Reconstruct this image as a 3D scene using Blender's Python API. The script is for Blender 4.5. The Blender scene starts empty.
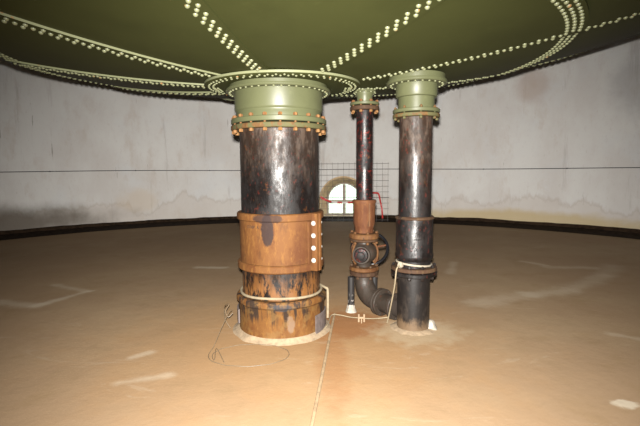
import bpy, bmesh, math, random
from mathutils import Vector, Matrix, noise as mnoise
PI = math.pi
random.seed(7)
S = bpy.context.scene
C = S.collection

# ------------------------------------------------------------------ camera
EYE = 1.58
cd = bpy.data.cameras.new('camera'); cam = bpy.data.objects.new('camera', cd); C.objects.link(cam)
cd.sensor_width = 36; cd.lens = 430 / 640 * 36; cd.clip_start = .05; cd.clip_end = 200
pitch = math.atan(42 / 430)
cam.matrix_world = Matrix.Translation((0, 0, EYE)) @ Matrix.Rotation(PI / 2 - pitch, 4, 'X') @ Matrix.Rotation(-.006, 4, 'Z')
S.camera = cam

# ------------------------------------------------------------------ world, lights, exposure
w = bpy.data.worlds.new('daylight'); S.world = w; w.use_nodes = True
bg = w.node_tree.nodes['Background']; bg.inputs[0].default_value = (.93, .97, 1, 1); bg.inputs[1].default_value = 9
vs = S.view_settings
vs.view_transform = 'Standard'; vs.look = 'None'; vs.gamma = 1; vs.use_curve_mapping = False; vs.exposure = 0

FLASH = 690
ld = bpy.data.lights.new('camera_flash', 'SPOT'); fl = bpy.data.objects.new('camera_flash', ld); C.objects.link(fl)
fl.location = (-.01, -.02, EYE + .10)
fl.rotation_euler = (math.radians(90 - 15), 0, math.radians(-2))
ld.energy = FLASH; ld.spot_size = math.radians(106); ld.spot_blend = 1; ld.shadow_soft_size = .025
ld.color = (1, .965, .91)
ld.use_nodes = True
nt = ld.node_tree
fo = nt.nodes.new('ShaderNodeLightFalloff'); fo.inputs['Strength'].default_value = 1
fq = nt.nodes.new('ShaderNodeMath'); fq.operation = 'MULTIPLY_ADD'; fq.inputs[1].default_value = 3.5   # 1/r + 3.5/r2
nt.links.new(fo.outputs['Quadratic'], fq.inputs[0]); nt.links.new(fo.outputs['Linear'], fq.inputs[2])
nt.links.new(fq.outputs[0], nt.nodes['Emission'].inputs['Strength'])

# ------------------------------------------------------------------ object helpers
def obj(name, bm, mat, parent=None, smooth=False, angle=None, data=None):
    if data is None:
        data = bpy.data.meshes.new(name)
        bmesh.ops.recalc_face_normals(bm, faces=bm.faces)
        if smooth:
            lim = math.radians(angle or 40)
            for f in bm.faces: f.smooth = True
            for e in bm.edges:
                if len(e.link_faces) == 2 and e.calc_face_angle(0) > lim: e.smooth = False
        bm.to_mesh(data); bm.free()
        data.materials.append(mat)
    o = bpy.data.objects.new(name, data); C.objects.link(o)
    if parent: o.parent = parent
    return o

def thing(name, label, cat, loc=(0, 0, 0), rz=0, group=None):
    o = bpy.data.objects.new(name, None); C.objects.link(o); o.empty_display_size = .1
    o.location = loc; o.rotation_euler = (0, 0, rz)
    o['label'] = label; o['category'] = cat
    if group: o['group'] = group
    return o

def tag(o, label, cat, group=None):
    o['label'] = label; o['category'] = cat
    if group: o['group'] = group
    return o

def struct(o):
    o['kind'] = 'structure'; return o

def stuff(o):
    o['kind'] = 'stuff'; return o

def lathe(prof, seg=64, bm=None, M=None, wob=0, closed=False):
    """revolve a list of (r, z) around z; ends are capped when closed is False"""
    bm = bm or bmesh.new(); rings = []
    for (r, z) in prof:
        ring = []
        for i in range(seg):
            a = 2 * PI * i / seg
            rr = r + (wob * mnoise.noise(Vector((math.cos(a) * 3, math.sin(a) * 3, z * 9))) if wob else 0)
            v = Vector((rr * math.cos(a), rr * math.sin(a), z))
            if M: v = M @ v
            ring.append(bm.verts.new(v))
        rings.append(ring)
    pairs = list(zip(rings, rings[1:]))
    if closed: pairs.append((rings[-1], rings[0]))
    for a, b in pairs:
        for i in range(seg):
            j = (i + 1) % seg
            bm.faces.new((a[i], a[j], b[j], b[i]))
    if not closed:
        bm.faces.new(rings[0]); bm.faces.new(rings[-1])
    return bm

def tube(pts, rad, seg=10, bm=None, flat=1.0, closed=False):
    """sweep a circle along points with parallel transport"""
    bm = bm or bmesh.new(); pts = [Vector(p) for p in pts]; n = len(pts)
    up = None; rings = []
    for i, p in enumerate(pts):
        if closed: t = pts[(i + 1) % n] - pts[i - 1]
        else: t = pts[min(i + 1, n - 1)] - pts[max(i - 1, 0)]
        t.normalize()
        if up is None:
            up = Vector((0, 0, 1)) if abs(t.z) < .9 else Vector((1, 0, 0))
        up = (up - t * up.dot(t)).normalized(); s = t.cross(up)
        r = rad[i] if isinstance(rad, (list, tuple)) else rad
        rings.append([bm.verts.new(p + (s * math.cos(2 * PI * k / seg) + up * math.sin(2 * PI * k / seg) * flat) * r) for k in range(seg)])
    pr = list(zip(rings, rings[1:]))
    if closed: pr.append((rings[-1], rings[0]))
    for a, b in pr:
        for k in range(seg):
            j = (k + 1) % seg; bm.faces.new((a[k], a[j], b[j], b[k]))
    if not closed:
        bm.faces.new(rings[0]); bm.faces.new(rings[-1])
    return bm

def smooth_path(pts, n=8):
    """Catmull-Rom through points"""
    P = [Vector(p) for p in pts]; P = [P[0] * 2 - P[1]] + P + [P[-1] * 2 - P[-2]]; out = []
    for i in range(1, len(P) - 2):
        a, b, c, d = P[i - 1:i + 3]
        for k in range(n):
            t = k / n
            out.append(.5 * ((2 * b) + (c - a) * t + (2 * a - 5 * b + 4 * c - d) * t * t + (3 * b - a - 3 * c + d) * t ** 3))
    out.append(P[-2]); return out

def box(sx, sy, sz, M=None, bm=None, bev=0):
    b2 = bmesh.new(); bmesh.ops.create_cube(b2, size=1)
    for v in b2.verts: v.co = Vector((v.co.x * sx, v.co.y * sy, v.co.z * sz))
    if bev: bmesh.ops.bevel(b2, geom=b2.edges[:], offset=bev, segments=2, affect='EDGES', profile=.5)
    if M: bmesh.ops.transform(b2, matrix=M, verts=b2.verts)
    if bm is None: return b2
    me = bpy.data.meshes.new('t'); b2.to_mesh(me); b2.free(); bm.from_mesh(me); bpy.data.meshes.remove(me)
    return bm

def axisM(p, d):
    """matrix taking +z to direction d, at p"""
    return Matrix.Translation(p) @ Vector(d).to_track_quat('Z', 'Y').to_matrix().to_4x4()

# ------------------------------------------------------------------ material helpers
def lin(c):
    return tuple(((x / 255) / 12.92 if x / 255 <= .04045 else ((x / 255 + .055) / 1.055) ** 2.4) for x in c)

ALB = .50
class Mat:
    def __init__(s, name, base, rough=.6, metal=0, spec=.28, k=1.):
        s.k = ALB * k; s.m = bpy.data.materials.new(name); s.m.use_nodes = True; s.t = s.m.node_tree; s.n = s.t.nodes
        s.b = s.n['Principled BSDF']
        s.b.inputs['Metallic'].default_value = metal; s.b.inputs['Specular IOR Level'].default_value = spec
        s.col = tuple(x * s.k for x in base); s.rough = rough; s.bumps = []
        tc = s.n.new('ShaderNodeTexCoord'); s.co = tc.outputs['Object']
        sp = s.n.new('ShaderNodeSeparateXYZ'); s.t.links.new(s.co, sp.inputs[0]); s.xyz = sp.outputs
    def link(s, v, inp):
        if hasattr(v, 'is_linked'): s.t.links.new(v, inp)
        elif isinstance(v, (tuple, list)): inp.default_value = (*v, 1) if len(v) == 3 and len(inp.default_value) == 4 else v
        else: inp.default_value = v
    def math(s, op, a, b=0, c=None):
        n = s.n.new('ShaderNodeMath'); n.operation = op; s.link(a, n.inputs[0]); s.link(b, n.inputs[1])
        if c is not None: s.link(c, n.inputs[2])
        return n.outputs[0]
    def scaled(s, st=(1, 1, 1), off=(0, 0, 0)):
        mp = s.n.new('ShaderNodeMapping'); s.t.links.new(s.co, mp.inputs[0])
        mp.inputs['Scale'].default_value = st; mp.inputs['Location'].default_value = off
        return mp.outputs[0]
    def noise(s, scale, st=(1, 1, 1), detail=6, rough=.6, off=(0, 0, 0), dist=0):
        n = s.n.new('ShaderNodeTexNoise'); n.inputs['Scale'].default_value = scale
        n.inputs['Detail'].default_value = detail; n.inputs['Roughness'].default_value = rough
        n.inputs['Distortion'].default_value = dist
        s.t.links.new(s.scaled(st, off), n.inputs['Vector']); return n.outputs['Fac']
    def ramp(s, v, lo, hi, a=0., b=1.):
        n = s.n.new('ShaderNodeMapRange'); n.interpolation_type = 'SMOOTHSTEP'
        s.link(v, n.inputs[0]); n.inputs[1].default_value = lo; n.inputs[2].default_value = hi
        n.inputs[3].default_value = a; n.inputs[4].default_value = b; return n.outputs[0]
    def mul(s, *v):
        r = v[0]
        for x in v[1:]: r = s.math('MULTIPLY', r, x)
        return r
    def over(s, fac, col):
        n = s.n.new('ShaderNodeMix'); n.data_type = 'RGBA'; col = tuple(x * s.k for x in col)
        s.link(fac, n.inputs[0]); s.link(s.col, n.inputs[6]); s.link(col, n.inputs[7]); s.col = n.outputs[2]; return s
    def band(s, axis, c, w, soft, warp=None, amp=0):
        """1 where |axis - c| < w"""
        v = s.math('SUBTRACT', s.xyz[axis], c)
        if warp is not None: v = s.math('ADD', v, s.mul(s.math('SUBTRACT', warp, .5), amp))
        return s.math('SUBTRACT', 1, s.ramp(s.math('ABSOLUTE', v), w - soft, w + soft))
    def spot(s, c, r, warp, amp=.6, soft=.25, axes=(0, 1)):
        """1 inside an ellipse, with an edge frayed by noise"""
        a = s.math('DIVIDE', s.math('SUBTRACT', s.xyz[axes[0]], c[0]), r[0]); b = s.math('DIVIDE', s.math('SUBTRACT', s.xyz[axes[1]], c[1]), r[1])
        d = s.math('SQRT', s.math('ADD', s.math('POWER', s.math('ABSOLUTE', a), 2), s.math('POWER', s.math('ABSOLUTE', b), 2)))
        d = s.math('ADD', d, s.mul(s.math('SUBTRACT', warp, .5), amp * 2))
        return s.math('SUBTRACT', 1, s.ramp(d, 1 - soft, 1 + soft))
    def seg(s, p, q, w, warp, amp=1.2):
        """1 along a frayed streak from p to q"""
        dx, dy = q[0] - p[0], q[1] - p[1]; L2 = dx * dx + dy * dy
        ax = s.math('SUBTRACT', s.xyz[0], p[0]); ay = s.math('SUBTRACT', s.xyz[1], p[1])
        n = s.n.new('ShaderNodeMath'); n.operation = 'MULTIPLY_ADD'; n.use_clamp = True
        s.link(ax, n.inputs[0]); n.inputs[1].default_value = dx / L2; s.link(s.mul(ay, dy / L2), n.inputs[2]); t = n.outputs[0]
        ex = s.math('SUBTRACT', ax, s.mul(t, dx)); ey = s.math('SUBTRACT', ay, s.mul(t, dy))
        d = s.math('SQRT', s.math('ADD', s.mul(ex, ex), s.mul(ey, ey)))
        d = s.math('ADD', s.math('DIVIDE', d, w), s.mul(s.math('SUBTRACT', warp, .5), amp * 3))
        return s.math('SUBTRACT', 1, s.ramp(d, .0, 1.7))
    def bump(s, h, strength=.3, dist=.01):
        n = s.n.new('ShaderNodeBump'); n.inputs['Strength'].default_value = strength; n.inputs['Distance'].default_value = dist
        s.link(h, n.inputs['Height'])
        if s.bumps: s.t.links.new(s.bumps[-1], n.inputs['Normal'])
        s.bumps.append(n.outputs[0]); return s
    def done(s):
        s.link(s.col, s.b.inputs['Base Color']); s.link(s.rough, s.b.inputs['Roughness'])
        if s.bumps: s.t.links.new(s.bumps[-1], s.b.inputs['Normal'])
        return s.m

def green_paint(name, base, rough, kk=.70, sp_=.25):
    m = Mat(name, base, rough, k=kk, spec=sp_)
    n1 = m.noise(2.2, detail=5); n2 = m.noise(11, detail=8, rough=.7)
    m.over(m.ramp(n1, .45, .72, 0, .45), tuple(x * .72 for x in base))
    m.over(m.ramp(n2, .56, .7, 0, .35), tuple(min(1, x * 1.3) for x in base))
    m.over(m.ramp(m.noise(35, detail=4, off=(3, 1, 0)), .70, .76, 0, .35), (.34, .20, .07))
    m.bump(n2, .15, .004)
    return m.done()

GREEN = green_paint('olive_green_tank_paint', (.108, .116, .036), .62, .58, .08)
GREEN2 = green_paint('light_olive_nozzle_paint', (.178, .188, .092), .42)

m = Mat('pale_rivet_and_lit_edge_paint', (.26, .27, .15), .35)  # paler than the plates; flash light on lap edges is put into this colour
m.over(m.ramp(m.noise(14, detail=3), .64, .72, 0, .8), (.42, .18, .05)); RIVET_LIT_EDGE = m.done()

def black_pipe(name, seed, dust_z=None, red=.6, rust=.5, base=(.017, .013, .012), rust_z=None, rough=.36, redthr=.60):
    m = Mat(name, base, rough, spec=.24, k=.48); o = (seed * 3.1, seed, seed * 1.7)
    n1 = m.noise(3.2, (1, 1, .5), 8, .65, o); n2 = m.noise(16, (1, 1, .35), 8, .7, o); n3 = m.noise(60, (1, 1, .5), 5, .7, o)
    m.over(m.ramp(n1, .45, .70, 0, .6), (.040, .024, .018))
    m.over(m.ramp(n2, .57, .70, 0, .45), (.075, .052, .042))
    if dust_z:
        f = m.ramp(m.math('ADD', m.xyz[2], m.mul(m.math('SUBTRACT', n1, .5), .5)), dust_z[0], dust_z[1])
        m.over(m.mul(f, .75), (.090, .056, .038))
        m.over(m.mul(f, m.ramp(n2, .46, .60), .75), (.22, .155, .115))
    k = m.mul(m.ramp(m.noise(9, (1, 1, .8), 7, .75, (seed, 5, 2)), .60, .66), rust)
    m.over(k, (.21, .075, .022))
    if rust_z:
        f = m.ramp(m.math('ADD', m.xyz[2], m.mul(m.math('SUBTRACT', m.noise(7, (1, 1, .25), 7, .7, o), .5), rust_z[2])), rust_z[0], rust_z[1])
        m.over(m.mul(f, m.ramp(n2, .42, .52)), (.40, .17, .05))
    m.over(m.mul(m.ramp(m.noise(24, (.6, .6, 1.1), 6, .8, (seed * 2, 9, 4)), redthr, redthr + .05), red), (.30, .028, .016))
    m.over(m.mul(m.ramp(m.noise(33, (1, 1, .7), 4, .6, (seed * 3, 2, 8)), .60, .66), red * .5), (.34, .05, .03))
    m.rough = m.ramp(m.noise(7, (1, 1, .5), 8, .75, (seed, 0, 6)), .38, .62, rough - .06, rough + .34)
    m.bump(n2, .35, .008).bump(n3, .2, .003)
    return m.done()

BLACK1 = black_pipe('worn_black_main_pipe', 1, (1.35, 2.05), red=.5, rust=.6, redthr=.655)
BLACK1B = black_pipe('tarred_lower_main_pipe', 2, red=.15, rust=.5, rust_z=(.68, .42, .55))
BLACK2 = black_pipe('black_pipe_with_red_scuffs', 3, red=1, rust=.75, redthr=.545)
BLACK3 = black_pipe('worn_black_right_pipe', 4, (1.25, 2.0), red=.6, rust=.4, redthr=.64)
BLACK3B = black_pipe('black_coupling_iron', 5, red=.75, rust=.35, redthr=.66)
BLACKE = black_pipe('dusty_black_elbow_iron', 6, red=.3, rust=.35, base=(.080, .057, .040), redthr=.66, rough=.5)
m = Mat('dusty_foot_of_right_pipe', (.016, .013, .012), .45, k=.75)
f = m.math('ADD', m.xyz[2], m.mul(m.math('SUBTRACT', m.noise(9, (1, 1, .6), 7, .75), .5), .42))
m.over(m.ramp(m.noise(12, (1, 1, .4), 8, .7), .5, .66, 0, .6), (.065, .05, .04))
m.over(m.math('SUBTRACT', 1, m.ramp(f, .03, .17)), (.20, .13, .075))
m.over(m.mul(m.ramp(m.noise(8, off=(4, 4, 1)), .62, .66), m.ramp(m.xyz[2], .38, .46)), (.32, .03, .018))
m.bump(m.noise(40), .2, .004); FOOT3 = m.done()

def rusty(name, seed, base=(.250, .098, .030), dark=.5, paint=0, streak=.3):
    m = Mat(name, base, .72, spec=.15, k=.66); o = (seed, seed * 2.3, seed * .7)
    n1 = m.noise(5, (1, 1, .6), 8, .65, o); n2 = m.noise(24, (1, 1, .4), 8, .75, o)
    m.over(m.ramp(n1, .42, .66, 0, .75), (base[0] * .58, base[1] * .45, base[2] * .45))
    m.over(m.ramp(n2, .50, .62, 0, .6), (base[0] * 1.45, base[1] * 1.6, base[2] * 1.35))
    m.over(m.mul(m.ramp(m.noise(10, (1, 1, streak), 8, .75, (seed * 4, 1, 3)), .56, .64), dark), (.030, .020, .018))
    if paint: m.over(m.mul(m.ramp(m.noise(13, off=(seed, 8, 8)), .44, .52), paint), (.16, .17, .075))
    m.bump(n2, .4, .006).bump(m.noise(90), .25, .002)
    return m
RUST = rusty('orange_rust_iron', 2, (.21, .095, .034), dark=.6).done()
RUSTD = rusty('dark_rust_iron', 3, (.12, .066, .036), dark=.9).done()
RUSTG = rusty('rusted_green_flange', 4, (.23, .12, .045), dark=.4, paint=.8).done()
RUSTV = rusty('red_brown_valve_rust', 7, (.20, .075, .03), dark=.6).done()
BOLT = rusty('rusty_bolt', 5, (.40, .20, .075), dark=.25).done()
# split sleeve: rust with one dark flaked patch of old tar
m = rusty('sleeve_rust_with_tar_flake', 6, (.250, .104, .030), dark=.25)
wv = m.noise(14, (1, 1, .8), 5, .7, (2, 2, 2))
front = m.ramp(m.xyz[1], 0, -.1)
m.over(m.mul(m.spot((-.085, 1.05), (.055, .15), wv, .55, .1, (0, 2)), front, .9), (.042, .027, .026))
m.over(m.mul(m.spot((-.085, 1.15), (.13, .045), wv, .6, .15, (0, 2)), front, .8), (.05, .03, .027))
m.over(m.mul(m.spot((.27, .95), (.10, .3), m.noise(9, (1, 1, .3)), .6, .3, (0, 2)), front, .5), (.15, .055, .025))
SLEEVE = m.done()
# base collar: rust with dark tar drips from the rim
m = rusty('base_collar_rust', 9, (.270, .118, .032), dark=.35)
dr = m.noise(11, (1, 1, .09), 5, .7, (1, 4, 2))
m.over(m.mul(m.ramp(dr, .47, .55), m.ramp(m.math('ADD', m.xyz[2], m.mul(m.math('SUBTRACT', dr, .5), .7)), .18, .30), .9), (.035, .026, .022))
m.over(m.mul(m.spot((.03, .33), (.12, .035), m.noise(14), .6, .2, (0, 2)), .8), (.06, .065, .075))
m.over(m.mul(m.spot((.12, .16), (.035, .09), m.noise(14), .7, .2, (0, 2)), .7), (.36, .25, .17))
m.over(m.mul(m.ramp(m.noise(7, off=(2, 2, 9)), .5, .6), .6), (.31, .17, .055))
COLLAR = m.done()

def plain(name, c, rough=.6, metal=0, n=20, var=.25, spec=.3):
    m = Mat(name, c, rough, metal, spec); k = m.noise(n)
    m.over(m.ramp(k, .4, .65, 0, 1), tuple(x * (1 - var) for x in c)); m.bump(k, .15, .003); return m.done()
CREAM = plain('cream_cord', (.34, .27, .17), .8)
CREAMW = plain('off_white_strap', (.42, .36, .27), .8)
WHITE = plain('white_plaster', (.46, .41, .34), .85, n=30)
GROUT = plain('pale_grout', (.41, .30, .19), .9, n=25)
SILVER = plain('pale_bolt_cap', (.62, .60, .55), .35, spec=.8)
WIRE = plain('dull_steel_wire', (.20, .145, .09), .5)
MESHW = plain('dark_mesh_wire', (.20, .18, .17), .6)
BLACKG = plain('gloss_black_enamel', (.010, .010, .012), .22, spec=.7)
CABLE = plain('grey_black_cable', (.05, .05, .06), .6)
GREYS = plain('grey_sheet', (.17, .135, .125), .6)
WOOD = plain('pale_timber', (.36, .25, .15), .7)
TAN = plain('tan_arch_plaster', (.78, .56, .32), .85, n=6)
FRAME = plain('weathered_window_timber', (.42, .34, .26), .6)
CONDUIT = plain('dusty_floor_conduit', (.44, .31, .18), .7)
INK = plain('brown_marker_ink', (.05, .025, .015), .8)
BITUMEN = plain('dark_bitumen_skirting', (.036, .022, .013), .95, n=9, var=.6, spec=.05)
m = Mat('red_white_barrier_tape', (.65, .6, .56), .45)
m.over(m.ramp(m.noise(5, (1, 1, 1), 1), .48, .52), (.55, .03, .03)); TAPE = m.done()
REDT = plain('red_tape', (.55, .035, .03), .45)
GRASS = plain('grass', (.50, .62, .42), .9, n=2)

# ------------------------------------------------------------------ the setting
CX, CY, WR, WH = -.30, 4.20, 10.0, 6.75
WINX = .775
def wall_pt(u_ang, r=WR): return (CX + r * math.sin(u_ang), CY + r * math.cos(u_ang))
WA = math.asin((WINX - CX) / WR)                       # angle of the window's middle
SPR, ARC, SILL = .60, .76, .085

m = Mat('sand_coloured_concrete_floor', (.365, .248, .150), .85, spec=.03)
n1 = m.noise(.55, detail=7, rough=.6); n2 = m.noise(2.4, detail=8, rough=.65, off=(3, 3, 0)); n3 = m.noise(14, detail=8, rough=.7)
m.over(m.ramp(n1, .42, .66, 0, .35), (.46, .345, .21))
m.over(m.ramp(n2, .50, .68, 0, .35), (.31, .205, .105))
m.over(m.ramp(n3, .52, .70, 0, .22), (.27, .18, .10))
sx, sy = m.xyz[0], m.xyz[1]
m.over(m.mul(m.spot((-.2, 4.0), (1.5, 1.25), n2, .8, .7), .42), (.44, .235, .085))
m.over(m.mul(m.spot((.28, 4.35), (.38, .42), m.noise(5), .9, .35), .6), (.30, .115, .04))
m.over(m.mul(m.spot((.10, 3.6), (.12, .9), m.noise(7), .9, .5), .45), (.33, .15, .06))
m.over(m.mul(m.spot((.95, 4.1), (.42, .33), m.noise(7), .9, .4), .5), (.52, .42, .28))
wz = m.noise(3.5, detail=8, rough=.75, off=(7, 2, 0))
wz = m.noise(2.6, detail=8, rough=.75, off=(7, 2, 0))
for p, q, wd, k in [((1.9, 5.0), (2.66, 5.32), .16, .40), ((2.66, 5.32), (3.3, 5.55), .13, .42), ((3.3, 5.55), (4.25, 6.3), .13, .35), ((4.25, 6.3), (4.8, 6.95), .14, .25),
                    ((3.7, 6.9), (4.4, 6.8), .10, .4), ((-3.95, 5.15), (-3.4, 5.0), .10, .5), ((-3.4, 5.0), (-3.1, 5.6), .06, .65), ((-3.1, 5.6), (-3.75, 5.95), .06, .45),
                    ((-2.0, 7.02), (-1.6, 6.98), .07, .7), ((-1.52, 3.1), (-1.2, 3.22), .05, .45), ((-1.62, 3.54), (-1.5, 3.65), .04, .5),
                    ((3.5, 7.35), (3.75, 7.0), .06, .45), ((2.0, 6.5), (2.3, 7.3), .07, .4), ((2.8, 4.0), (3.0, 3.86), .05, .4)]:
    m.over(m.mul(m.seg(p, q, wd, wz), k), (.60, .50, .37))
for cx_, cy_, rx, ry, k in [(2.06, 2.77, .085, .055, .9), (2.22, 2.64, .09, .018, .6)]:
    m.over(m.mul(m.spot((cx_, cy_), (rx, ry), m.noise(9, detail=6), .9, .3), k), (.62, .53, .40))
m.over(m.mul(m.ramp(m.noise(1.1, (1, 3, 1), 8, .7, (5, 1, 0), 1.2), .60, .66), .18), (.55, .46, .34))
m.bump(n3, .25, .006).bump(m.noise(3, detail=4), .3, .02)
FLOORM = m.done()
bm = bmesh.new(); NR, NA = 40, 128; prev = None
cv = bm.verts.new((CX, CY, 0))
for i in range(1, NR + 1):
    r = (WR + .6) * i / NR
    ring = [bm.verts.new((CX + r * math.sin(2 * PI * k / NA), CY + r * math.cos(2 * PI * k / NA), 0)) for k in range(NA)]
    for k in range(NA):
        j = (k + 1) % NA
        if prev: bm.faces.new((prev[k], prev[j], ring[j], ring[k]))
        else: bm.faces.new((cv, ring[j], ring[k]))
    prev = ring
for v in bm.verts: v.co.z = .006 * mnoise.noise(v.co * .6) if (v.co - Vector((CX, CY, 0))).length > 2 else 0
struct(obj('floor', bm, FLOORM, smooth=True))

m = Mat('pale_concrete_wall', (.74, .72, .69), .9, spec=.15)
n1 = m.noise(.5, (1, 1, .7), 6, .6); n2 = m.noise(2.2, (1, 1, .45), 8, .65, (3, 1, 0)); n3 = m.noise(16, (1, 1, .5), 7, .7)
m.over(m.ramp(n1, .42, .62, 0, .7), (.64, .60, .565))
m.over(m.ramp(m.noise(.8, off=(9, 2, 1)), .5, .7, 0, .5), (.70, .71, .72))
m.over(m.ramp(n2, .52, .70, 0, .55), (.60, .53, .47))
m.over(m.ramp(n3, .55, .72, 0, .30), (.50, .45, .41))
m.over(m.mul(m.ramp(m.noise(3.5, (1, 1, .09), 6, .7, (4, 4, 2)), .58, .70), .40), (.42, .38, .35))   # run marks
m.over(m.mul(m.ramp(m.noise(9, (1, 1, .12), 4, .6, (1, 7, 2)), .70, .74), .55), (.20, .17, .15))     # short dark scars
zz = m.math('ADD', m.xyz[2], m.mul(m.math('SUBTRACT', m.noise(.9, (1, 1, .3), 7, .62, (8, 3, 0)), .5), 1.9))
m.over(m.mul(m.math('SUBTRACT', 1, m.ramp(zz, .62, .72)), .38), (.58, .50, .43))   # damp tide line
m.over(m.mul(m.ramp(zz, .58, .63), m.math('SUBTRACT', 1, m.ramp(zz, .63, .76)), .22), (.42, .36, .31))
wy = m.noise(1.5, detail=6)
m.over(m.mul(m.spot((5.6, .12), (2.6, .30), wy, .6, .35, (0, 2)), m.ramp(m.xyz[1], 6, 8), .75), (.55, .42, .20))
m.over(m.mul(m.spot((-5.35, .72), (.55, .30), wy, .8, .4, (0, 2)), m.ramp(m.xyz[1], 6, 8), .3), (.66, .50, .32))
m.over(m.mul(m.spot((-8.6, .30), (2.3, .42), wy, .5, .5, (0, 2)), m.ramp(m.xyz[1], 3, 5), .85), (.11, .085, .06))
m.over(m.mul(m.spot((5.9, 3.85), (.35, .42), wy, .9, .5, (0, 2)), m.ramp(m.xyz[1], 6, 8), .35), (.40, .26, .19))
m.over(m.mul(m.spot((7.6, 3.6), (.4, .7), wy, .9, .5, (0, 2)), m.ramp(m.xyz[1], 4, 6), .45), (.34, .33, .33))
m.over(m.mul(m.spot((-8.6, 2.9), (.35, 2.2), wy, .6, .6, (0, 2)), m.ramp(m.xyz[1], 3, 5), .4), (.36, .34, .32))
m.bump(n3, .2, .01).bump(n2, .2, .03)
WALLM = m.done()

bm = bmesh.new(); NW = 200; NA_ = 28
hw = math.asin(ARC / WR)
angs_win = [WA - hw * math.cos(PI * i / NA_) for i in range(NA_ + 1)]
zs = [0, .5, 1.2, 2.2, 3.4, 4.6, WH]
def col(a, zlist): 
    x, y = wall_pt(a); return [bm.verts.new((x, y, z)) for z in zlist]
full = [WA + hw + (2 * PI - 2 * hw) * i / NW for i in range(NW + 1)]
prev = None
for a in full:
    c = col(a, zs)
    if prev:
        for k in range(len(zs) - 1): bm.faces.new((prev[k], c[k], c[k + 1], prev[k + 1]))
    prev = c
def arch_z(a):
    u = (a - WA) / hw * ARC; return SPR + math.sqrt(max(0, ARC * ARC - u * u))
prev = None
for a in angs_win:
    lo = col(a, [0, SILL]); az = arch_z(a); hi = col(a, [az + (WH - az) * t for t in (0, .1, .25, .5, .75, 1)])
    if prev:
        bm.faces.new((prev[0][0], lo[0], lo[1], prev[0][1]))
        for k in range(5): bm.faces.new((prev[1][k], hi[k], hi[k + 1], prev[1][k + 1]))
    prev = (lo, hi)
bmesh.ops.remove_doubles(bm, verts=bm.verts, dist=.0005)
for f in bm.faces:
    f.normal_update(); c = f.calc_center_median()
me = bpy.data.meshes.new('wall_round')
bm.to_mesh(me); bm.free(); me.materials.append(WALLM)
for p in me.polygons: p.use_smooth = True
wall = bpy.data.objects.new('wall_round', me); C.objects.link(wall); struct(wall)

# dark skirting along the foot of the wall, its top edge ragged
bm = bmesh.new(); prev = None; N = 520
for i in range(N + 1):
    a = WA + hw * 1.0 + (2 * PI - 2 * hw) * i / N
    h = .135 + .022 * mnoise.noise(Vector((math.sin(a) * 9, math.cos(a) * 9, 0))) + .012 * mnoise.noise(Vector((math.sin(a) * 45, math.cos(a) * 45, 3)))
    c = []
    for (r, z) in ((WR - .002, h), (WR - .03, h - .005), (WR - .05, .05), (WR - .35, .018), (WR - .80, .006)):
        x, y = wall_pt(a, r); c.append(bm.verts.new((x, y, z)))
    if prev:
        for k in range(4): bm.faces.new((prev[k], c[k], c[k + 1], prev[k + 1]))
    prev = c
# under the window
prev = None
for a in angs_win:
    c = []
    for (r, z) in ((WR - .0, SILL - .004), (WR - .03, SILL - .008), (WR - .05, .05), (WR - .35, .018), (WR - .80, .006)):
        x, y = wall_pt(a, r); c.append(bm.verts.new((x, y, z)))
    if prev:
        for k in range(4): bm.faces.new((prev[k], c[k], c[k + 1], prev[k + 1]))
    prev = c
struct(obj('baseboard_round', bm, BITUMEN))

# arched window: splayed reveal, frame, four panes
win = bpy.data.objects.new('window_1', None); C.objects.link(win); struct(win)
wx, wy_ = wall_pt(WA)
win.location = (wx, wy_, 0); win.rotation_euler = (0, 0, -WA)           # local +y points outwards
def arch_profile(r, bottom, n=28):
    return [(-r, bottom)] + [(-r * math.cos(PI * i / n), SPR + r * math.sin(PI * i / n)) for i in range(n + 1)] + [(r, bottom)]
bm = bmesh.new(); loops = []
for (r, y, b) in ((ARC, -.02, SILL), (.70, .12, SILL), (.58, .52, SILL), (.58, .85, SILL)):
    loops.append([bm.verts.new((x, y, z)) for x, z in arch_profile(r, b)])
for a, b in zip(loops, loops[1:]):
    for k in range(len(a)):
        j = (k + 1) % len(a); bm.faces.new((a[k], a[j], b[j], b[k]))
obj('window_reveal', bm, TAN, win, smooth=True)
def arch_ring(r0, r1, y0, y1, b0):
    bm = bmesh.new(); A = arch_profile(r0, b0); B = arch_profile(r1, b0 + (r0 - r1)); q = []
    for prof, y in ((A, y0), (B, y0), (B, y1), (A, y1)): q.append([bm.verts.new((x, y, z)) for x, z in prof])
    for a, b in zip(q, q[1:] + q[:1]):
        for k in range(len(a)):
            j = (k + 1) % len(a); bm.faces.new((a[k], a[j], b[j], b[k]))
    return bm
fr = obj('window_frame', arch_ring(.582, .53, .50, .56, SILL), FRAME, win)
obj('mullion', box(.10, .06, 1.02, Matrix.Translation((0, .53, SILL + .53)), bev=.008), FRAME, win)
obj('transom', box(1.07, .065, .12, Matrix.Translation((0, .53, .53)), bev=.008), FRAME, win)
m = Mat('window_glass', (.9, .95, .93), .05); m.b.inputs['Transmission Weight'].default_value = 1; m.b.inputs['IOR'].default_value = 1.05; GLASS = m.done()
GM = GLASS.node_tree; tr = GM.nodes.new('ShaderNodeBsdfTransparent'); tr.inputs[0].default_value = (.92, .97, .95, 1)
mx = GM.nodes.new('ShaderNodeMixShader'); mx.inputs[0].default_value = .12
gl = GM.nodes.new('ShaderNodeBsdfGlossy'); gl.inputs['Roughness'].default_value = .05
GM.links.new(tr.outputs[0], mx.inputs[1]); GM.links.new(gl.outputs[0], mx.inputs[2]); GM.links.new(mx.outputs[0], GM.nodes['Material Output'].inputs[0])
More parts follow.
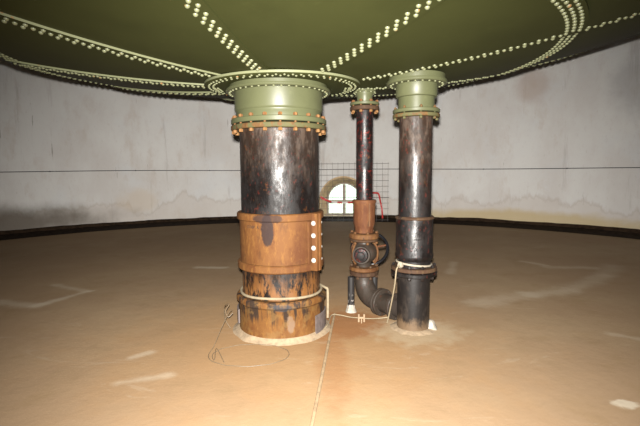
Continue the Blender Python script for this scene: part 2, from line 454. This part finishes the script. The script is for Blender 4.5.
for sgn in (-1, 1):
    pts = [(sgn * .028, .568)] + [(sgn * .535 * math.cos(t), max(.568, SPR + .535 * math.sin(t))) for t in [PI / 2 * i / 12 for i in range(13)] if .535 * math.cos(t) > .03] + [(sgn * .028, SPR + .534)]
    bm = bmesh.new()
    for y in (.527, .533): bm.faces.new([bm.verts.new((x, y, z)) for x, z in pts])
    obj('pane', bm, GLASS, win)
    obj('pane', box(.505, .006, .36, Matrix.Translation((sgn * .281, .53, .312))), GLASS, win)
# arch trim: thin raised band round the opening
bm = bmesh.new(); q = []
A = arch_profile(ARC + .05, SILL); B = arch_profile(ARC, SILL)
for prof, y in ((A, -.012), (B, -.045), (B, .0), (A, .02)): q.append([bm.verts.new((x, y - (x * x) / (2 * WR) * 1.0, z)) for x, z in prof])
for a, b in zip(q, q[1:] + q[:1]):
    for k in range(len(a) - 1): bm.faces.new((a[k], a[k + 1], b[k + 1], b[k]))
obj('arch_band', bm, TAN, win)
# ground outside the window
bm = bmesh.new(); bm.faces.new([bm.verts.new(p) for p in ((-14, 14.9, -.15), (16, 14.9, -.15), (16, 60, -.15), (-14, 60, -.15))])
struct(obj('ground_outside', bm, GRASS))

# ------------------------------------------------------------------ water tank above: a shallow riveted dome of overlapping plates
SC = Vector((-.4456, 4.082, 16.230)); SR = 13.790
PX, PY = -.36, 4.46                                       # centre of the seam pattern
T = .018
def dome_z(x, y): return SC.z - math.sqrt(SR * SR - (x - SC.x) ** 2 - (y - SC.y) ** 2)
SEAMS = [-175.5, -135.2, -99.8, -62.7, -24.2, 15, 49, 83, 116, 150]
SEAMS = [math.radians(a) for a in SEAMS]; NS = len(SEAMS)
tank = thing('water_tank', 'olive green riveted steel tank bottom bulging down over the whole room', 'tank', (PX, PY, 0))
def plate(k, r0, r1, nr, na, lift, mat, name, turn=0):
    a0 = SEAMS[k]; a1 = SEAMS[(k + 1) % NS] + (2 * PI if k == NS - 1 else 0)
    bm = bmesh.new(); G = {}
    for lay in (0, 1):
        for i in range(nr + 1):
            r = r0 + (r1 - r0) * (i / nr) ** 1.0
            lo = a0 + turn - .055 / r; hi = a1 + turn + .078 / r
            for j in range(na + 1):
                s = j / na; a = lo + (hi - lo) * s
                x, y = r * math.cos(a), r * math.sin(a)
                d = T + T * s - lift
                z = dome_z(x + PX, y + PY) - d + (T * .98 if lay else 0)
                G[lay, i, j] = bm.verts.new((x, y, z))
    for i in range(nr):
        for j in range(na):
            bm.faces.new((G[0, i, j], G[0, i + 1, j], G[0, i + 1, j + 1], G[0, i, j + 1]))
            bm.faces.new((G[1, i, j], G[1, i, j + 1], G[1, i + 1, j + 1], G[1, i + 1, j]))
    for i in range(nr):
        for j in (0, na):
            f = bm.faces.new((G[0, i, j], G[0, i + 1, j], G[1, i + 1, j], G[1, i, j]))
            if j and k != 1: f.material_index = 1  # high lap edges get the paler colour, as if catching the flash
    for j in range(na):
        for i in (0, nr): bm.faces.new((G[0, i, j], G[0, i, j + 1], G[1, i, j + 1], G[1, i, j]))
    o = obj(name, bm, mat, tank, smooth=True, angle=30); o.data.materials.append(RIVET_LIT_EDGE); return o
RING = 2.53; OT = math.radians(4)
for k in range(NS):
    plate(k, .60, RING + .085, 12, 14, 0, GREEN, 'bottom_plate')
for k in range(NS):
    plate(k, RING - .09, 9.80, 26, 16, 2.1 * T, GREEN, 'outer_plate', OT)

CPX, CPY, CPR = 0., -.06, .765                            # centre plate, local to the tank
bm = bmesh.new(); rings = []
for (r, dz) in ((.02, 0), (.25, 0), (.5, 0), (.68, 0), (CPR - .006, 0), (CPR, -.005), (CPR, -T * 1.4)):
    ring = []
    for i in range(96):
        a = 2 * PI * i / 96; x = CPX + r * math.cos(a); y = CPY + r * math.sin(a)
        ring.append(bm.verts.new((x, y, dome_z(x + PX, y + PY) - 3.3 * T - dz)))
    rings.append(ring)
for a, b in zip(rings, rings[1:]):
    for i in range(96): bm.faces.new((a[i], a[(i + 1) % 96], b[(i + 1) % 96], b[i]))
bm.faces.new(rings[0])
for f in bm.faces:
    if all((v.co.xy - Vector((CPX, CPY))).length > CPR - .002 for v in f.verts): f.material_index = 1  # rim in the paler colour, painting in a flash-lit edge
obj('centre_plate', bm, GREEN, tank, smooth=True).data.materials.append(RIVET_LIT_EDGE)
def centre_low(x, y): return dome_z(x + PX, y + PY) - 3.3 * T

def rivet(bm, p, r=.0165, h=.62, n=Vector((0, 0, -1))):
    """small domed head pointing along n"""
    M = axisM(p, n); rings = []
    for (rr, z) in ((1, -.15), (.93, .35), (.55, .82)):
        rings.append([bm.verts.new(M @ Vector((r * rr * math.cos(2 * PI * i / 8), r * rr * math.sin(2 * PI * i / 8), r * z * h / .62 * .9))) for i in range(8)])
    top = bm.verts.new(M @ Vector((0, 0, r * h / .62 * .9)))
    for a, b in zip(rings, rings[1:]):
        for i in range(8): bm.faces.new((a[i], a[(i + 1) % 8], b[(i + 1) % 8], b[i]))
    for i in range(8): bm.faces.new((rings[2][i], rings[2][(i + 1) % 8], top))

def seam_rivets(r0, r1, dz, pitch_=.100, turn=0):
    bm = bmesh.new()
    for a in [q + turn for q in SEAMS]:
        d = Vector((math.cos(a), math.sin(a), 0)); s = Vector((-d.y, d.x, 0)); n = int((r1 - r0) / pitch_)
        for i in range(n):
            for row, ph in ((-1, 0), (0, .5), (1, 0)):
                p = d * (r0 + (i + ph) * pitch_) + s * row * .032
                if (p.xy - Vector((CPX, CPY))).length < CPR + .02: continue
                p.z = dome_z(p.x + PX, p.y + PY) - dz; rivet(bm, p)
    return bm
stuff(obj('seam_rivets', seam_rivets(.70, RING - .03, 2 * T), RIVET_LIT_EDGE, tank, smooth=True, angle=70))
stuff(obj('outer_seam_rivets', seam_rivets(RING + .13, 5.2, 2 * T - 2.1 * T, turn=OT), RIVET_LIT_EDGE, tank, smooth=True, angle=70))
bm = bmesh.new(); N = 205
for row in (-1, 0, 1):
    for i in range(N):
        a = 2 * PI * (i + (.5 if row == 0 else 0)) / N; r = RING + row * .045
        x, y = r * math.cos(a), r * math.sin(a)
        # thickness of the lap at this angle
        for k in range(NS):
            a0 = SEAMS[k]; a1 = SEAMS[(k + 1) % NS] + (2 * PI if k == NS - 1 else 0); t = (a - a0) % (2 * PI)
            if t <= a1 - a0: s = t / (a1 - a0); break
        rivet(bm, Vector((x, y, dome_z(x + PX, y + PY) - T - T * s)))
stuff(obj('ring_seam_rivets', bm, RIVET_LIT_EDGE, tank, smooth=True, angle=70))
bm = bmesh.new(); N = 64
for i in range(N):
    a = 2 * PI * i / N
    for rr, ph in ((CPR - .045, 0), (CPR - .085, .5)):
        aa = a + ph * 2 * PI / N; x = CPX + rr * math.cos(aa); y = CPY + rr * math.sin(aa)
        rivet(bm, Vector((x, y, centre_low(x, y))), .0125)
for sa in (180, 8):                                        # clusters where side seams meet the centre plate
    for q in range(10):
        a = math.radians(sa); x = CPX + (CPR - .10 - .035 * (q // 5)) * math.cos(a) + 0; y = CPY + (CPR - .1) * math.sin(a) + (q % 5 - 2) * .05
        rivet(bm, Vector((x, y, centre_low(x, y))), .0125)
stuff(obj('centre_rivets', bm, RIVET_LIT_EDGE, tank, smooth=True, angle=70))

# nozzles under the tank: disc, collar, flange; bolts belong to the pipe joints below
def nozzle(x, y, disc, body, flange, nriv, zt):
    """disc=(r, z0, z1) body=[(r,z)..] flange=(r,z0,z1)"""
    n = obj('nozzle', lathe(body, 72), GREEN2, tank, smooth=True)
    n.location = (x - PX, y - PY, 0)
    r, z0, z1 = disc; bv = min(.008, (z1 - z0) / 4)
    obj('collar_disc', lathe([(body[0][0] * .9, zt), (r * .93, zt), (r * .93, z1), (r - .003, z1), (r, z1 - bv), (r, z0 + bv), (r - bv, z0), (body[0][0] * .9, z0)], 72), GREEN2, n, smooth=True)
    r, z0, z1 = flange
    obj('flange', lathe([(body[-1][0] * .8, z1), (r - .006, z1), (r, z1 - .006), (r, z0 + .006), (r - .006, z0), (body[-1][0] * .8, z0)], 72), GREEN2, n, smooth=True)
    bm = bmesh.new()
    for i in range(nriv):
        a = 2 * PI * i / nriv; rr = (disc[0] + body[0][0]) / 2 + .004
        rivet(bm, Vector((rr * math.cos(a), rr * math.sin(a), disc[1])), .012)
    stuff(obj('collar_rivets', bm, RIVET_LIT_EDGE, n, smooth=True, angle=70))
    return n
P1 = (-.394, 4.27); P2 = (.496, 4.80); P3 = (.933, 4.22)
nozzle(*P1, (.503, 2.322, 2.350), [(.425, 2.335), (.425, 2.165), (.421, 2.150), (.412, 2.142), (.410, 2.128), (.413, 2.118), (.413, 2.065)], (.462, 2.026, 2.072), 44, 2.40)
nozzle(*P2, (.122, 2.425, 2.445), [(.098, 2.43), (.092, 2.40), (.084, 2.385), (.084, 2.31)], (.160, 2.288, 2.318), 12, 2.475)
nozzle(*P3, (.285, 2.392, 2.425), [(.196, 2.395), (.196, 2.285), (.190, 2.275), (.172, 2.270), (.172, 2.16)], (.224, 2.126, 2.160), 24, 2.475)

# ------------------------------------------------------------------ bolts
def hexp(bm, r, z0, z1, M=None, seg=6, ch=.25):
    h = z1 - z0
    return lathe([(r * .86, z0), (r, z0 + abs(h) * ch if h > 0 else z0 - abs(h) * ch), (r, z1 - h * ch), (r * .86, z1)], seg, bm, M)
_bc = {}
def bolt_mesh(r, z0, z1, mat, stick=.003):
    """a bolt through z0..z1 with a nut above, a head below"""
    key = (r, round(z1 - z0, 4), mat.name, stick)
    if key not in _bc:
        L = z1 - z0; bm = bmesh.new()
        hexp(bm, r, L, L + r * 1.15); hexp(bm, r, -r * 1.3, 0)
        lathe([(r * .5, -.001), (r * .5, L + r * 1.15 + stick)], 8, bm)
        me = bpy.data.meshes.new('bolt'); bmesh.ops.recalc_face_normals(bm, faces=bm.faces); bm.to_mesh(me); bm.free(); me.materials.append(mat)
        _bc[key] = me
    return _bc[key]
def bolts(parent, n, R, z0, z1, r, mat, ph=0, M=None, stick=.003):
    me = bolt_mesh(r, z0, z1, mat, stick)
    for i in range(n):
        a = ph + 2 * PI * i / n
        o = obj('bolt', None, mat, parent, data=me)
        L = Matrix.Translation((R * math.cos(a), R * math.sin(a), z0)) @ Matrix.Rotation(random.random() * 2, 4, 'Z')
        o.matrix_local = (M @ L) if M else L
def ringflange(rin, r, z0, z1, bev=.006, M=None, seg=64, wob=0):
    return lathe([(rin, z1), (r - bev, z1), (r, z1 - bev), (r, z0 + bev), (r - bev, z0), (rin, z0)], seg, None, M, wob)

def text_on_cylinder(s, size, R, ang, z, mat, parent, name, depth=.002, raise_=.0, spacing=1.0):
    cu = bpy.data.curves.new(name, 'FONT'); cu.body = s; cu.size = size; cu.extrude = depth; cu.align_x = 'CENTER'; cu.space_character = spacing
    to = bpy.data.objects.new('tmp', cu); C.objects.link(to)
    dg = bpy.context.evaluated_depsgraph_get(); me = bpy.data.meshes.new_from_object(to.evaluated_get(dg))
    bpy.data.objects.remove(to)
    for v in me.vertices:
        a = ang + v.co.x / R; rr = R + v.co.z + raise_
        v.co = Vector((rr * math.cos(a), rr * math.sin(a), z + v.co.y))
    me.materials.clear(); me.materials.append(mat); me.name = name
    o = bpy.data.objects.new(name, me); C.objects.link(o); o.parent = parent
    return o

# ------------------------------------------------------------------ main pipe
mp = thing('main_pipe', 'thickest black iron pipe with an orange rusted split sleeve, left of the three', 'pipe', (*P1, 0))
obj('pipe_barrel', lathe([(.384, .40), (.384, 1.98)], 96), BLACK1, mp, smooth=True)
obj('lower_barrel', lathe([(.3865, .38), (.3865, .66)], 96), BLACK1B, mp, smooth=True)
obj('flange', ringflange(.38, .462, 1.968, 2.013, wob=.004), RUSTG, mp, smooth=True)
bolts(mp, 20, .437, 1.966, 2.074, .021, BOLT, math.radians(-90 + 6.5))
sl = obj('split_sleeve', lathe([(.386, .655), (.402, .655), (.405, 1.17), (.386, 1.17)], 96), SLEEVE, mp, smooth=True)
obj('sleeve_rim', ringflange(.39, .428, 1.118, 1.190, .010, wob=.006, seg=96), SLEEVE, sl, smooth=True)
obj('sleeve_rim', ringflange(.39, .430, .640, .716, .012, wob=.005, seg=96), SLEEVE, sl, smooth=True)
AZ = math.radians(-36)
er = Vector((math.cos(AZ), math.sin(AZ), 0)); et = Vector((-math.sin(AZ), math.cos(AZ), 0))
RotZ = Matrix.Rotation(AZ, 4, 'Z')
for s in (-1, 1):
    M = RotZ @ Matrix.Translation((.430, s * .023, .915))
    obj('clamp_lug', box(.092, .036, .545, M, bev=.006), SLEEVE, sl, smooth=True)
for s, off in ((-1, -.041), (1, .041)):
    # stiffening foot where each lug meets the sleeve
    M = RotZ @ Matrix.Translation((.409, s * .064, .915)); obj('lug_foot', box(.020, .055, .40, M, bev=.006), SLEEVE, sl, smooth=True)
for zb in (1.095, .980, .862, .745):
    bm = bmesh.new(); Mb = RotZ @ Matrix.Translation((.444, -.041, zb)) @ Matrix.Rotation(-PI / 2, 4, 'X')
    lathe([(.013, -.004), (.024, -.004), (.024, -.010), (.018, -.020), (.008, -.024)], 12, bm, Mb)
    lathe([(.009, -.004), (.009, .125)], 8, bm, Mb); hexp(bm, .022, .084, .108, Mb)
    o = obj('bolt', bm, SILVER, sl, smooth=True); o['label'] = 'pale capped bolt'
stuff(text_on_cylinder('COBP  A  N  P', .038, .4046, math.radians(-90 - 28), 1.055, INK, sl, 'lettering', .0012))
bc = obj('base_collar', lathe([(.385, .372), (.43, .380), (.443, .372), (.449, .355), (.447, .322), (.436, .312), (.428, .300), (.428, .03), (.434, -.01)], 96, wob=.010), COLLAR, mp, smooth=True)
obj('grout_ring', lathe([(.41, .045), (.438, .035), (.455, .018), (.480, .008), (.510, -.006)], 96, wob=.022), GROUT, mp, smooth=True)
def curved_patch(R, a0, a1, z0, z1, th=.008, n=6):
    bm = bmesh.new(); cols = []
    for i in range(n + 1):
        a = a0 + (a1 - a0) * i / n
        cols.append([bm.verts.new((r * math.cos(a), r * math.sin(a), z)) for r, z in ((R, z0), (R, z1), (R + th, z1 - .005), (R + th, z0))])
    for a, b in zip(cols, cols[1:]):
        for k in range(4): bm.faces.new((a[k], a[(k + 1) % 4], b[(k + 1) % 4], b[k]))
    bm.faces.new(cols[0]); bm.faces.new(cols[-1]); return bm
p = obj('sheet_patch', curved_patch(.434, math.radians(-38), math.radians(6), .02, .20, .014), GREYS, mp); p['label'] = 'grey sheet wrapped round the right of the base'
p = obj('sheet_patch', curved_patch(.434, math.radians(176), math.radians(204), .10, .24, .014), GREYS, mp); p['label'] = 'grey scrap on the left of the base'

# ------------------------------------------------------------------ right pipe
rp = thing('coupled_pipe', 'medium black pipe with raised lettering on its coupling, rightmost of the three', 'pipe', (*P3, 0))
obj('pipe_barrel', lathe([(.158, .64), (.158, 2.09)], 64), BLACK3, rp, smooth=True)
obj('flange', ringflange(.155, .224, 2.082, 2.116, wob=.002), RUSTG, rp, smooth=True)
bolts(rp, 8, .200, 2.080, 2.160, .015, RUSTG, math.radians(-90), stick=.008)
cp = obj('coupling', lathe([(.155, 1.128), (.178, 1.128), (.180, 1.10), (.180, .775), (.187, .755), (.187, .738), (.176, .715), (.160, .700), (.155, .690)], 64), BLACK3B, rp, smooth=True)
obj('coupling_lip', ringflange(.15, .192, 1.104, 1.136, .012, wob=.006), RUSTD, cp, smooth=True)
lt = text_on_cylinder('M', .070, .180, math.radians(-92), .945, BLACK3B, cp, 'raised_lettering', .004)
stuff(text_on_cylinder('LAW', .060, .180, math.radians(-92), .805, BLACK3B, cp, 'raised_lettering', .004, spacing=1.3))
obj('raised_bar', curved_patch(.178, math.radians(-104), math.radians(-80), .918, .928, .006), BLACK3B, cp)
obj('neck', lathe([(.164, .625), (.164, .70)], 64), BLACK3B, rp, smooth=True)
obj('flange', ringflange(.15, .224, .600, .638, wob=.004), RUSTD, rp, smooth=True)
obj('flange', ringflange(.15, .224, .552, .592, wob=.004), BLACK3B, rp, smooth=True)
bolts(rp, 10, .200, .550, .640, .018, BLACK3B, math.radians(-90 + 12), stick=.006)
obj('lower_barrel', lathe([(.160, -.005), (.160, .56)], 64), FOOT3, rp, smooth=True)
bm = lathe([(.02, .085), (.045, .07), (.06, .03), (.075, -.005)], 14, wob=.035); bmesh.ops.translate(bm, verts=bm.verts, vec=(.165, -.02, 0))
o = obj('foot_filler', bm, WHITE, rp, smooth=True); o['label'] = 'white filler lump at the right of the foot'
bm = lathe([(.15, .02), (.18, .015), (.24, -.004)], 48, wob=.04); obj('grout_ring', bm, GROUT, rp, smooth=True)

# ------------------------------------------------------------------ valve pipe in the middle, with its elbow
vp = thing('valve_pipe', 'thinnest black pipe with rusty gate valve and floor elbow, between the two thicker pipes', 'pipe', (*P2, 0))
obj('pipe_barrel', lathe([(.0915, 1.20), (.0915, 2.26)], 48), BLACK2, vp, smooth=True)
obj('flange', ringflange(.085, .160, 2.232, 2.276, wob=.003), RUSTD, vp, smooth=True)
bolts(vp, 8, .138, 2.230, 2.318, .018, BOLT, math.radians(-90 + 22.5))
obj('socket', lathe([(.088, 1.262), (.128, 1.258), (.134, 1.240), (.126, 1.215), (.120, .99), (.106, .95), (.104, .89)], 48, wob=.004), RUSTV, vp, smooth=True)
bm = bmesh.new()
box(.016, .014, .26, Matrix.Translation((.045, -.115, 1.10)), bm); o = obj('casting_seam', bm, RUST, vp)
obj('flange', ringflange(.08, .168, .822, .885, .012, wob=.008), RUST, vp, smooth=True)
obj('flange', ringflange(.08, .160, .795, .820, .008, wob=.008), RUSTD, vp, smooth=True)
bolts(vp, 6, .142, .790, .886, .017, RUST, math.radians(-90 + 10))
vb = obj('valve_body', lathe([(.078, .80), (.080, .765), (.098, .750), (.128, .725), (.145, .69), (.148, .655), (.140, .62), (.118, .585), (.090, .565), (.080, .55), (.080, .50)], 48), BLACKE, vp, smooth=True)
for a in (-150, -104 + 90, 20, 150):                      # cast ribs curving over the body
    ca = math.radians(a); pts = []
    for i in range(13):
        t = -1.15 + 2.3 * i / 12; rr = .150 * math.cos(t * .72) ** .8 + .004
        pts.append((rr * math.cos(ca), rr * math.sin(ca), .655 + .125 * math.sin(t)))
    obj('rib', tube(pts, .012, 8), RUST, vb, smooth=True)
dv = Vector((-.30, -.95, 0)).normalized(); Mv = axisM((0, 0, .655), dv)
obj('bonnet', lathe([(.080, .10), (.080, .165), (.072, .178), (.045, .186), (.04, .20), (.02, .205)], 32, None, Mv), BLACK2, vb, smooth=True)
obj('bonnet_ring', lathe([(.07, .128), (.096, .128), (.100, .134), (.100, .150), (.096, .156), (.07, .156)], 32, None, Mv), BLACKE, vb, smooth=True)
# handwheel behind, tilted
wn = Vector((.10, .78, -.62)).normalized(); wc = Vector((.09, .235, .665))
hwheel = obj('hand_wheel', tube([(axisM(wc, wn) @ Vector((.212 * math.cos(2 * PI * i / 48), .212 * math.sin(2 * PI * i / 48), 0))) for i in range(48)], .0185, 10, closed=True), BLACKG, vp, smooth=True)
obj('hub', lathe([(.035, -.03), (.035, .03)], 20, None, axisM(wc, wn)), BLACKG, hwheel, smooth=True)
for k in range(5):
    a = 2 * PI * k / 5 + .4; Mw = axisM(wc, wn)
    obj('spoke', tube([Mw @ Vector((.03 * math.cos(a), .03 * math.sin(a), 0)), Mw @ Vector((.207 * math.cos(a), .207 * math.sin(a), 0))], .011, 8), RUSTV, hwheel, smooth=True)
obj('valve_stem', tube([(.03, .10, .66), tuple(wc + wn * .05)], .020, 10), RUSTV, vp, smooth=True)
obj('stem_housing', tube([(.012, .06, .66), (.04, .15, .664)], [.075, .045], 20), RUSTV, vp, smooth=True)
obj('flange', ringflange(.07, .166, .458, .505, .012, wob=.008), RUST, vp, smooth=True)
obj('flange', ringflange(.07, .160, .405, .452, .010, wob=.008), RUSTD, vp, smooth=True)
bolts(vp, 6, .140, .400, .508, .017, RUSTD, math.radians(-90 + 25))
# elbow towards the right pipe
dd = Vector((P3[0] - P2[0], P3[1] - P2[1], 0)); D = dd.length; dd.normalize()
ez, br = .155, .20; path = [Vector((0, 0, .42)), Vector((0, 0, .40))]
for i in range(11):
    t = PI / 2 * i / 10; path.append(Vector((0, 0, ez + br)) + dd * (br - br * math.cos(t)) + Vector((0, 0, -br * math.sin(t))))
rads = [.100] * 2 + [.102 + .012 * math.sin(PI * i / 10) for i in range(11)]
path.append(dd * .27 + Vector((0, 0, ez))); rads.append(.102)
obj('elbow', tube(path, rads, 32), BLACKE, vp, smooth=True)
bp = [dd * s + Vector((0, 0, ez)) for s in (.27, .40, .41, .50, .51, D - .15)]
obj('branch_pipe', tube(bp, [.100, .104, .108, .108, .098, .098], 32), BLACKE, vp, smooth=True)
Mf = axisM((0, 0, ez), dd)
for s0 in (.245, .285): obj('flange', ringflange(.08, .148, s0, s0 + .030, .006, Mf, 40, wob=.004), BLACKE, vp, smooth=True)
bolts(vp, 6, .127, .243, .317, .016, BLACKE, 0, Mf)
obj('flange', ringflange(.08, .140, .475, .510, .006, Mf, 40, wob=.004), BLACKE, vp, smooth=True)
bolts(vp, 6, .120, .470, .512, .015, BLACKE, .3, Mf)
m = Mat('black_leg_with_plaster_foot', (.022, .019, .018), .5)
m.over(m.math('SUBTRACT', 1, m.ramp(m.math('ADD', m.xyz[2], m.mul(m.math('SUBTRACT', m.noise(18), .5), .22)), .05, .08)), (.55, .50, .45))
m.over(m.mul(m.ramp(m.noise(25), .56, .6), m.math('SUBTRACT', 1, m.ramp(m.xyz[2], .1, .25)), .8), (.4, .36, .32)); LEGM = m.done()
for (lx, ly) in ((-.152, -.08), (.128, .09)):
    l = obj('support_leg', lathe([(.034, 0), (.038, .10), (.038, .40)], 20), LEGM, vp, smooth=True); l.location = (lx, ly, 0)
    obj('leg_foot', lathe([(.066, -.005), (.058, .012), (.044, .045), (.040, .075), (.03, .09)], 16, wob=.02), WHITE, l, smooth=True)

# ------------------------------------------------------------------ cords, wires
pts = []
for i in range(57):
    a = math.radians(8 - 395 * i / 56 * .93); z = .402 + .006 * math.sin(3 * a)
    pts.append((P1[0] + .402 * math.cos(a), P1[1] + .402 * math.sin(a), z))
x0, y0 = P1
tail = [(x0 + .40, y0 + .06, .412), (x0 + .445, y0 - .02, .408), (x0 + .466, y0 - .03, .385), (x0 + .468, y0 - .03, .25), (x0 + .466, y0 - .035, .10)]
rope = tag(obj('cord', tube(smooth_path(list(reversed(pts)), 2), .0125, 8), CREAM, smooth=True), 'cream cord tied round the thickest pipe above its rusty base, one end hanging down', 'cord')
obj('cord_tail', tube(smooth_path(tail, 6), .0125, 8), CREAM, rope, smooth=True)

bm = bmesh.new(); pts = []
for i in range(40):
    a = 2 * PI * i / 40; pts.append((P3[0] + .171 * math.cos(a), P3[1] + .171 * math.sin(a), .668 - .016 * math.cos(a)))
tube(pts, .010, 8, bm, closed=True)
strap = tag(obj('strap', bm, CREAMW, smooth=True), 'white strap tied round the neck below the lettered coupling, cord hanging down', 'strap')
obj('knot', lathe([(.012, -.03), (.03, -.012), (.026, .012), (.010, .03)], 10, None, Matrix.Translation((P3[0] - .155, P3[1] - .115, .668)), wob=.02), CREAMW, strap, smooth=True)
obj('hanging_cord', tube(smooth_path([(P3[0] - .165, P3[1] - .13, .665), (P3[0] - .20, P3[1] - .155, .63), (P3[0] - .212, P3[1] - .12, .45), (P3[0] - .235, P3[1] + .06, .10), (P3[0] - .245, P3[1] + .10, .012)], 6), .007, 7), CREAM, strap, smooth=True)

tw = [(.02, 4.10, .012), (.075, 4.22, .04), (.118, 4.47, .045), (.20, 4.46, .05), (.32, 4.40, .045), (.41, 4.36, .052), (.50, 4.37, .04), (.62, 4.38, .04), (.76, 4.37, .06)]
tag(obj('twine', tube(smooth_path(tw, 6), .0055, 7), CREAM, smooth=True), 'thin twine stretched just above the floor from the rusty base to the right pipe', 'twine')
pg = thing('timber_peg', 'small pale forked timber peg on the floor holding the stretched twine', 'peg', (.425, 4.355, 0))
for s in (-1, 1): obj('prong', box(.018, .02, .085, Matrix.Translation((s * .028, 0, .052)), bev=.003), WOOD, pg)
obj('cross_piece', box(.075, .018, .02, Matrix.Translation((0, 0, .055)), bev=.003), WOOD, pg)
obj('foot', box(.012, .012, .05, Matrix.Translation((0, -.01, .02)), bev=.002), WOOD, pg)

cpts = [(.155, 4.62, .009), (.13, 4.386, .009), (.085, 3.95, .009), (.035, 3.45, .009), (-.01, 3.0, .009), (-.058, 2.536, .009), (-.11, 2.0, .009), (-.17, 1.3, .009)]
tag(obj('floor_conduit', tube(smooth_path(cpts, 5), .013, 8, flat=.8), CONDUIT, smooth=True), 'narrow dusty conduit running along the floor from the pipes towards the viewer', 'conduit')

# loose wire: strand from the base and a loop on the floor
pts = [(-.866, 4.10, .235), (-.885, 4.03, .225), (-.93, 3.9, .12), (-.955, 3.72, .03), (-.972, 3.60, .006)]
for i in range(26):
    a = PI - 2 * PI * i / 25 * 1.08 * -1
    pts.append((-.612 + .355 * math.cos(a) * (1 - .004 * i), 3.575 + .232 * math.sin(a) * (1 - .003 * i), .006 + .004 * (i % 2)))
pts += [(-.93, 3.70, .012), (-.80, 3.42, .008)]
tag(obj('loose_wire', tube(smooth_path(pts, 4), .0030, 6), WIRE, smooth=True), 'thin loose wire curling in a loop on the floor before the thickest pipe', 'wire')
pts = [(-.86, 4.10, .20), (-.90, 4.07, .17), (-.93, 4.10, .22), (-.90, 4.12, .28), (-.95, 4.2, .25), (-1.0, 4.35, .16), (-.96, 4.2, .10), (-.90, 4.15, .03)]
tag(obj('wire_scrap', tube(smooth_path(pts, 5), .0042, 6), WIRE, smooth=True), 'short tangled wire end sticking out left of the rusty base', 'wire')

# cable round the wall
pts = []
for i in range(81):
    a = math.radians(-62 + 124 * i / 80); x, y = wall_pt(a, WR - .03)
    t = (i / 80 - .5) * 2
    pts.append((x, y, 1.600 + .022 * (1 - t * t) + .010 * math.sin(t * 9)))
cb = tag(obj('wall_cable', tube(pts, .0115, 6), CABLE, smooth=True), 'thin dark cable running level round the pale wall at eye height', 'cable')
for i in range(4, 80, 8):
    obj('clip', box(.022, .03, .032, Matrix.Translation(Vector(pts[i]) + Vector((0, .01, 0))), bev=.003), CABLE, cb)

# wire mesh panel in front of the window
mw = thing('wire_mesh_panel', 'dark wire mesh panel standing before the arched window', 'mesh', (.30, 13.35, 0), math.radians(-3))
XS0, XS1, MH = -.42, 1.80, 1.84; MWR = .0042
nv = 14; nh = 11
for i in range(nv):
    x = XS0 + (XS1 - XS0) * i / (nv - 1)
    obj('vertical_wire', tube([(x, 0, .0), (x, .004, MH)], MWR, 6), MESHW, mw)
for i in range(nh):
    z = .06 + (MH - .10) * i / (nh - 1)
    obj('horizontal_wire', tube([(XS0 - .03, -.012, z), (XS1 + .03, -.012, z)], MWR * 2.2 if i == 4 else MWR, 6), MESHW, mw)

def ribbon(pts, w, name, mat):
    P = smooth_path(pts, 6); bm = bmesh.new(); prev = None
    for i, p in enumerate(P):
        t = (P[min(i + 1, len(P) - 1)] - P[max(i - 1, 0)]).normalized(); s = t.cross(Vector((0, 1, 0))).normalized()
        tw_ = .35 * math.sin(i * .5)
        s = (s + Vector((0, tw_, 0))).normalized() * w
        c = [bm.verts.new(p - s), bm.verts.new(p + s), bm.verts.new(p + s + Vector((0, .004, 0))), bm.verts.new(p - s + Vector((0, .004, 0)))]
        if prev:
            for k in range(4): bm.faces.new((prev[k], prev[(k + 1) % 4], c[(k + 1) % 4], c[k]))
        prev = c
    return obj(name, bm, mat)
tag(ribbon([(.02, 13.28, .78), (.16, 13.26, .70), (.42, 13.26, .62), (.80, 13.27, .60), (1.12, 13.26, .62), (1.50, 13.22, .66)], .030, 'barrier_tape', TAPE),
    'red and white tape drooping across the mesh before the arched window', 'tape')
tag(ribbon([(1.55, 13.18, .90), (1.72, 13.16, .90), (1.80, 13.15, .86), (1.86, 13.15, .60), (1.90, 13.14, .40), (1.92, 13.12, .12)], .026, 'barrier_tape', REDT),
    'red tape end hanging down the right side of the mesh', 'tape')
